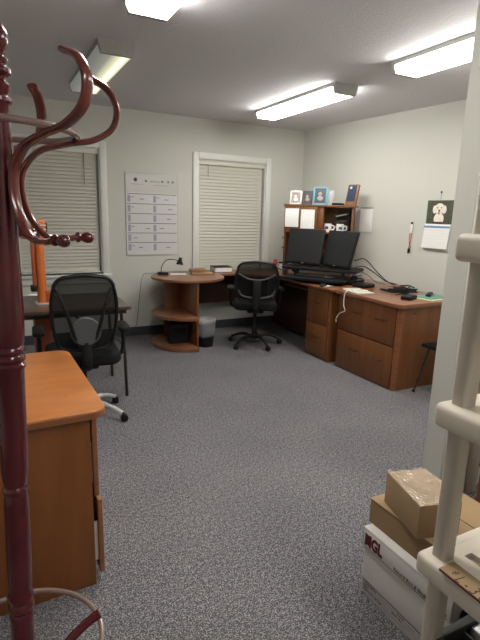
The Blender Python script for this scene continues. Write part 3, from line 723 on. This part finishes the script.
# folding stool right of the cabinet
t = thing('folding_stool', 'black folding stool behind the partition beside the file cabinet', 'stool', (3.36, 2.62, 0))
box(-.20, .20, -.13, .13, .395, .425, .01).build('seat', 'black', t)
for y in (-.11, .115):
    MB().tube([(-.245, y, .012), (-.10, y, .40)], .009, 8).build('leg', 'darkmetal', t)
    MB().tube([(.23, y, .012), (.10, y, .40)], .009, 8).build('leg', 'darkmetal', t)
for x in (-.245, .23):
    for y in (-.11, .115): MB().ball((x, y, .014), .014).build('foot', 'black', t)

# ------------------------------------------------------------------ things on the rounded desk end
t = thing('desk_lamp', 'small black gooseneck desk lamp on the rounded desk end', 'desk lamp', (1.70, 5.17, ZT+.001))
MB().prism(circle_pts(0, 0, .062, 0, 350, 24), 0, .024, .005).build('base', 'black', t)
MB().tube([(-.02, .0, .02), (-.01, .0, .09), (.04, .0, .155), (.11, .0, .165), (.19, .0, .148)], .0045, 8, smooth=6).build('gooseneck', 'black', t)
h = MB(); h.lathe([(.014, .05), (.018, .048), (.02, .02), (.044, -.03), (.041, -.03), (.016, .018), (0, .02)], 20, mx=Matrix.Translation((.205, 0, .135)) @ Matrix.Rotation(R(8), 4, 'Y'))
h.build('lamp_shade', 'black', t)
cable('lamp_cord', [(1.66, 5.20, .764), (1.58, 5.22, .766), (1.49, 5.25, .73), (1.46, 5.30, .45), (1.45, 5.36, .20), (1.44, 5.40, .12)], .003, 'grey_plastic', 'thin lamp cord hanging down the wall left of the rounded desk')
tag(box(-.09, .09, -.045, .05, 0, .004).build('note_stack', 'paper_w', loc=(1.87, 5.13, ZT+.001), rz=-.25), 'small white notes lying beside the desk lamp base', 'paper')
t = thing('envelope_stack', 'stack of tan envelopes and cards on the rounded desk', 'stationery', (2.13, 5.12, ZT+.001), R(-14))
box(-.10, .14, -.075, .085, 0, .018, .002).build('envelopes', 'card2', t)
box(-.11, .06, -.05, .085, .018, .050, .002, mx=Matrix.Rotation(R(8), 4, 'Z')).build('box_of_cards', 'plaque_wood', t)
box(-.05, .055, -.04, .06, .050, .062, .001).build('top_cards', 'card2', t)
t = thing('hardback_book', 'thick book with black cover and white pages on the bridge desk', 'book', (2.46, 5.24, ZT+.001), R(-6))
box(-.105, .105, -.08, .08, .004, .058).build('pages', 'paper_w', t)
box(-.112, .112, -.085, .085, 0, .005, .001).build('cover', 'black', t); box(-.112, .112, -.085, .085, .057, .064, .001).build('cover', 'black', t); box(-.113, .113, .078, .086, 0, .063, .002).build('spine', 'black', t)
t = thing('tote_bag', 'black storage tote on the lowest curved shelf', 'bag', (1.765, 4.86, .046), R(-12))
b = MB().prism(rrect(-.11, .11, -.09, .10, .02), 0, .20, .008); b.build('body', 'fabric', t)
MB().prism(rrect(-.095, .115, -.095, .105, .02), .17, .215, .01).build('flap', 'black', t)
MB().tube([(-.05, -.093, .19), (-.05, -.105, .13), (.05, -.105, .13), (.05, -.093, .19)], .006, 8).build('strap', 'black', t)
t = thing('waste_bin', 'small black waste bin with clear plastic liner beside the shelf unit', 'waste bin', (2.045, 4.745, 0))
MB().lathe([(0, .0), (.085, .0), (.105, .265), (.102, .265), (.082, .008), (0, .008)], 26).build('bin', 'black', t)
b = bmesh.new(); rr = []; random.seed(5)
for i, (rad, z) in enumerate([(.098, .12), (.112, .15), (.112, .24), (.112, .275), (.118, .295), (.104, .315), (.09, .27), (.08, .22)]):
    rr.append([b.verts.new(((rad+random.uniform(-.006, .006)*(i > 0))*math.cos(2*math.pi*k/30), (rad+random.uniform(-.006, .006))*math.sin(2*math.pi*k/30), z+random.uniform(-.014, .014))) for k in range(30)])
for A, B in zip(rr, rr[1:]):
    for k2 in range(30): b.faces.new((A[k2], A[(k2+1) % 30], B[(k2+1) % 30], B[k2]))
x_ = MB(); x_._add(b); x_.build('liner', 'liner', t)

# ------------------------------------------------------------------ wall planner
t = thing('wall_planner', 'large laminated year planner poster between the two windows', 'poster', (1.675, D-.004, 1.40))
box(-.30, .30, -.004, .003, -.445, .455).build('sheet', 'planner', t)
fr = MB(); fr.box(-.305, .305, -.006, .003, .453, .459); fr.box(-.305, .305, -.006, .003, -.451, -.445); fr.box(-.305, -.300, -.006, .003, -.45, .458); fr.box(.300, .305, -.006, .003, -.45, .458); fr.build('frame', 'ink_light', t)
box(-.298, .298, -.0048, -.004, .245, .452).build('header', 'planner_head', t)
hd = MB()
for x, rad in ((-.19, .022), (-.07, .014), (.12, .013), (.19, .013), (.245, .014)):
    hd.lathe([(rad*.55, 0), (rad*.55, .0008), (rad, .0008), (rad, 0)], 12, mx=Matrix.Translation((x, -.0048, .385 if rad > .02 else .375)) @ Matrix.Rotation(R(90), 4, 'X'))
hd.box(-.03, .09, -.0056, -.0048, .368, .374); hd.box(-.25, -.1, -.0056, -.0048, .335, .338); hd.box(.02, .2, -.0056, -.0048, .33, .333)
hd.build('header_print', 'ink_grey', t, smooth=False)
rows = MB(); cells = MB(); marks = MB(); random.seed(11)
for r in range(6):
    z = .232-.108*r
    rows.box(-.29, .29, -.0052, -.004, z-.004, z+.004)
    for c, x0 in enumerate((-.285, .01)):
        box(x0, x0+.035, -.005, -.004, z-.09, z-.015).build('date_column', 'ink_lilac', t, smooth=False)
        for k2 in range(1, 8): cells.box(x0+.035+k2*.03, x0+.0365+k2*.03, -.0048, -.004, z-.095, z-.01)
        for k2 in range(5): cells.box(x0, x0+.275, -.0048, -.004, z-.022-k2*.016, z-.0208-k2*.016)
        if random.random() > .35:
            mx_ = x0+.05+random.random()*.16; marks.box(mx_, mx_+.05, -.0054, -.004, z-.06, z-.052); 
        if random.random() > .5: marks.box(x0+.04, x0+.075, -.0054, -.004, z-.04, z-.033)
rows.build('row_lines', 'ink_grey', t, smooth=False); cells.build('grid_lines', 'ink_light', t, smooth=False); marks.build('handwriting', 'ink_grey', t, smooth=False)

# ------------------------------------------------------------------ dog calendar and lanyard on the right wall
t = thing('wall_calendar', 'wall calendar with a pale dog photo pinned on the right wall', 'calendar', tuple(Wm(3.352, 1.40, .006)), TW)
# local: room side is -x, y along wall; viewer's right is -y
box(-.004, 0, -.140, .140, .0, .225).build('photo_page', 'photo_green', t)
lp = MB().grid(lambda u, v: (-.008-.016*(1-v), (u-.5)*.285+.008*(1-v), -.235+.235*v), 4, 6, .004); lp.build('month_page', 'paper_w', t, smooth=False)
box(-.0195, -.0095, -.139, .148, -.035, -.018).build('title_bar', 'cal_blue', t)
g = MB()
for k2 in range(6): g.box(-.0275+.0025*k2/1.6, -.0262+.0022*k2, -.12, .13, -.20+.028*k2, -.1995+.028*k2)
g.build('grid_lines', 'ink_light', t, smooth=False)
dm = lambda n_, c, rad, sc, m: MB().ball(c, rad, sc, 18).build(n_, m, t)
d = MB(); d.ball((-.005, 0, .145), .055, (.08, 1, .95)); d.ball((-.005, .052, .138), .03, (.1, .8, 1.3)); d.ball((-.005, -.052, .138), .03, (.1, .8, 1.3)); d.ball((-.005, 0, .05), .055, (.07, 1, 1.05)); d.build('dog_picture', 'dog', t)
d = MB(); d.ball((-.0105, 0, .128), .011, (.12, 1, .8)); d.ball((-.0105, .022, .155), .006, (.15, 1, 1)); d.ball((-.0105, -.022, .155), .006, (.15, 1, 1)); d.box(-.010, -.006, -.045, .045, .0, .022, .002); d.build('dog_features', 'dogdark', t)
MB().ball((-.0105, 0, .105), .012, (.1, .8, 1.3)).build('dog_tongue', 'dogpink', t)
MB().tube([(-.004, .0, .225), (-.003, 0, .30)], .0012, 5).build('string', 'ink_grey', t)
MB().ball((-.006, 0, .302), .009).build('push_pin', 'black', t)
t = thing('key_lanyard', 'short white and red lanyard with keys hung on the right wall', 'lanyard', tuple(Wm(3.655, 1.24, .008)), TW)
MB().ball((-.002, 0, .16), .012).build('push_pin', 'black', t)
box(-.006, -.002, -.013, .013, .06, .15, .002).build('badge', 'paper_w', t)
MB().tube([(-.004, .010, .06), (-.004, .014, 0), (-.004, .004, -.07)], .0035, 6).build('strap', 'red', t)
MB().tube([(-.004, -.010, .06), (-.004, -.008, 0), (-.004, .004, -.07)], .0035, 6).build('strap', 'red', t)
b = MB(); b.tube([(-.004, .012*math.cos(a_/12*6.283), -.088+.014*math.sin(a_/12*6.283)) for a_ in range(12)], .003, 6, closed=True); b.box(-.006, -.002, .006, .022, -.15, -.10, .002); b.box(-.010, -.007, -.012, .004, -.142, -.10, .002); b.build('keys', 'darkmetal', t)

# ------------------------------------------------------------------ resin shelving unit
SX0, SX1 = .980, 1.415; SY1, SY0 = .793, -.04
def shelving():
    t = thing('resin_shelving_unit', 'beige plastic shelving unit at the right edge of the photo', 'shelving unit', ((SX0+SX1)/2, (SY0+SY1)/2, 0))
    tiers = (.13, .556, .994, 1.418, 1.84)
    def shelf(zt):
        b = MB(); x0, x1, y0, y1 = SX0, SX1, SY0, SY1; h = .066; w = .05
        b.box(x0, x0+w, y0, y1, zt-h, zt, .017, 4); b.box(x1-w, x1, y0, y1, zt-h, zt, .017, 4)
        b.box(x0+.004, x1-.004, y1-w, y1, zt-h, zt-.0004, .017, 4); b.box(x0+.004, x1-.004, y0, y0+w, zt-h, zt-.0004, .017, 4)
        za, zb = zt-.02, zt-.0008
        b.box(x0+.02, x0+.105, y0+.02, y1-.02, za, zb); b.box(x1-.105, x1-.02, y0+.02, y1-.02, za, zb)
        yy = y1-.02
        while yy-.15 > y0+.02:
            b.box(x0+.10, x1-.10, yy-.055, yy, za, zb-.0002)
            b.box(x0+.135, x1-.135, yy-.15, yy-.055, za, zb-.0004); yy -= .15
        b.box(x0+.10, x1-.10, y0+.02, yy, za, zb-.0002)
        return b.build('shelf', 'beige', t, world=True)
    for z in tiers: shelf(z)
    zs = (0,)+tiers
    for i, (za, zb) in enumerate(zip(zs, zs[1:])):
        for px in (SX0+.052, SX1-.052):
            for py in (SY1-.048, SY0+.048):
                r0 = .026 if i else .03
                pb = rrect(-.024, .024, -.021, .021, .010, 3)
                b = MB(); b.prism([(px+x, py+y) for x, y in pb], za-.004 if i else 0, zb-.062)
                b.build('post', 'beige_post', t, world=True)
shelving()
t = thing('cardboard_strip', 'handwritten cardboard strip lying along the front of the lower shelf', 'cardboard strip', (1.000, .58, .557))
box(-.023, .035, -.30, .132, 0, .0025).build('strip', 'card2', t)
box(-.026, -.0225, -.30, .128, 0, .0045).build('dark_edge', 'maroon_ink', t)
mx = Matrix.Translation((.978, .690, .5597)) @ Matrix.Rotation(R(-90), 4, 'Z')
text('handwriting', '* L - 3 c  L G', .05, 'dark_ink', t, mx, .0003, squeeze=.62, shear=.2)
# things on the bottom tier
t = thing('plastic_crate', 'dark grey open plastic crate under the lower shelf', 'crate', (1.20, .56, .131))
b = MB(); b.box(-.16, .16, -.17, .17, 0, .012); 
for s in (-1, 1):
    b.box(s*.16-.006, s*.16+.006, -.17, .17, 0, .17, .003); b.box(-.16, .16, s*.17-.006, s*.17+.006, 0, .17, .003)
    b.box(s*.165-.012, s*.165+.012, -.182, .182, .158, .172, .004); b.box(-.17, .17, s*.172-.012, s*.172+.012, .158, .172, .004)
b.build('shell', 'grey_plastic', t)
for x in (-.06, .05): box(x-.003, x+.003, -.16, .16, .01, .15).build('divider', 'grey_plastic', t)
for k2, (x, y, h_, m) in enumerate(((-.11, .08, .14, 'black'), (0, .02, .12, 'black_gloss'), (.10, -.02, .15, 'grey_plastic'), (-.11, -.08, .10, 'grey_plastic'), (.0, .12, .145, 'silver'))):
    o = box(-.035, .035, -.04, .04, 0, h_, .006).build('small_carton', m, loc=(1.20+x, .56+y, .1445), rz=0)
    tag(o, ['black small carton in the crate corner nearest the white box', 'glossy black small carton in the middle of the crate', 'tall grey carton at the wall side of the crate', 'low grey carton at the open side of the crate', 'silver small carton at the crate rear'][k2], 'carton', 'small cartons in the crate')
# ------------------------------------------------------------------ stacked boxes
t = thing('white_records_box', 'white records storage box with maroon logo, lowest of the stack', 'box', (1.36, 1.01, 0))
WX = 1.202
box(WX+.006, 1.512, .815, 1.213, 0, .262, .003).build('body', 'white_box', t, world=True)
lid = MB(); lid.box(WX, 1.518, .808, 1.219, .272, .284, .002); lid.box(WX, WX+.004, .808, 1.219, .20, .275, .001); lid.box(1.514, 1.518, .808, 1.219, .20, .275); lid.box(WX, 1.518, 1.215, 1.219, .20, .275); lid.box(WX, 1.518, .808, .812, .20, .275)
lid.build('lid', 'white_box', t, world=True)
def side_m(y, z, x=WX-.0008): return Matrix.Translation((x, y, z)) @ Matrix.Rotation(R(-90), 4, 'Z') @ Matrix.Rotation(R(90), 4, 'X')
text('logo', 'NGL', .066, 'maroon_ink', t, side_m(1.208, .2165), .0006, squeeze=.70, bold=.003)
MB().box(WX-.0010, WX, 1.181, 1.206, .219, .262).build('logo_block', 'maroon_ink', t, world=True)
text('title', 'Record Box & Binding Systems', .0185, 'dark_ink', t, side_m(1.055, .212), .0004)
b = MB(); b.box(WX-.001, WX, .82, 1.207, .2045, .2062); b.box(WX+.0045, WX+.006, .82, 1.207, .060, .0618); b.build('rules', 'dark_ink', t, world=True)
b = MB().lathe([(.012, 0), (.012, .0012), (.03, .0012), (.03, 0)], 16, mx=Matrix.Translation((1.27, .8075, .212)) @ Matrix.Rotation(R(90), 4, 'X'))
b.box(1.22, 1.45, .8070, .808, .201, .2025); b.build('emblem', 'dark_ink', t, world=True)
text('fine_print', 'CONTENTS ................................  DATE ................\nDEPT. ....................................  BOX No. ............\nDESTROY AFTER ......................................', .0135, 'dark_ink', t, side_m(1.200, .045, WX+.0052), .0003)
t = thing('brown_carton', 'flat brown cardboard carton in the middle of the stack', 'box', (1.46, 1.02, .2845))
box(1.240, 1.60, .80, 1.235, .2845, .383, .002).build('box', 'card', t, world=True)
box(1.238, 1.44, .80, 1.236, .3835, .3865, .001).build('flap', 'card2', t, world=True)
box(1.445, 1.60, .80, 1.236, .3835, .3865, .001).build('flap', 'card2', t, world=True)
# top box, rotated a little
t = thing('wrapped_carton', 'cardboard box wrapped in clear film on top of the stack', 'box', (1.316, 1.066, .387), R(-15.5))
box(-.08, .08, -.112, .112, 0, .125, .002).build('box', 'card2', t)
b = MB(); random.seed(2)
def film(u, v):
    return (-.0815+.163*u, -.1135+.227*v, .1265+abs(.006*math.sin(9*u+7*v)*math.sin(5*v*u+11*u)))
b.grid(film, 26, 26); b.build('plastic_wrap', 'wrap', t)
# orange wooden board on the right beyond the shelving
t = thing('wooden_cabinet', 'low orange wood cabinet glimpsed beyond the shelving at right edge', 'cabinet', (2.12, 1.13, 0))
box(-.15, .15, -.16, .16, 0, .50, .003).build('body', 'maple_side', t); box(-.155, .155, -.165, .165, .50, .52, .003).build('top', 'maple_edge', t)

# ------------------------------------------------------------------ light, camera, view
w = bpy.data.worlds.new('world'); bpy.context.scene.world = w; w.use_nodes = True
w.node_tree.nodes['Background'].inputs[0].default_value = (.10, .14, .22, 1); w.node_tree.nodes['Background'].inputs[1].default_value = .15
cam = bpy.data.cameras.new('camera'); co = bpy.data.objects.new('camera', cam); C.objects.link(co)
f_, pi_, ro, ya = 478.75, .219218, .0279668, .480826
cy, sy, cp, sp = math.cos(ya), math.sin(ya), math.cos(pi_), math.sin(pi_)
F = Vector((sy*cp, cy*cp, -sp)); r_ = Vector((cy, -sy, 0)); u_ = r_.cross(F)
r2 = r_*math.cos(ro)+u_*math.sin(ro); u2 = u_*math.cos(ro)-r_*math.sin(ro)
co.matrix_world = Matrix(((r2.x, u2.x, -F.x, 0), (r2.y, u2.y, -F.y, 0), (r2.z, u2.z, -F.z, 1.45), (0, 0, 0, 1)))
cam.sensor_fit = 'VERTICAL'; cam.sensor_height = 36; cam.lens = f_/640*36; cam.clip_start = .02
S = bpy.context.scene; S.camera = co
S.view_settings.view_transform = 'Standard'; S.view_settings.look = 'None'; S.view_settings.gamma = 1; S.view_settings.exposure = 1.12; S.view_settings.use_curve_mapping = False
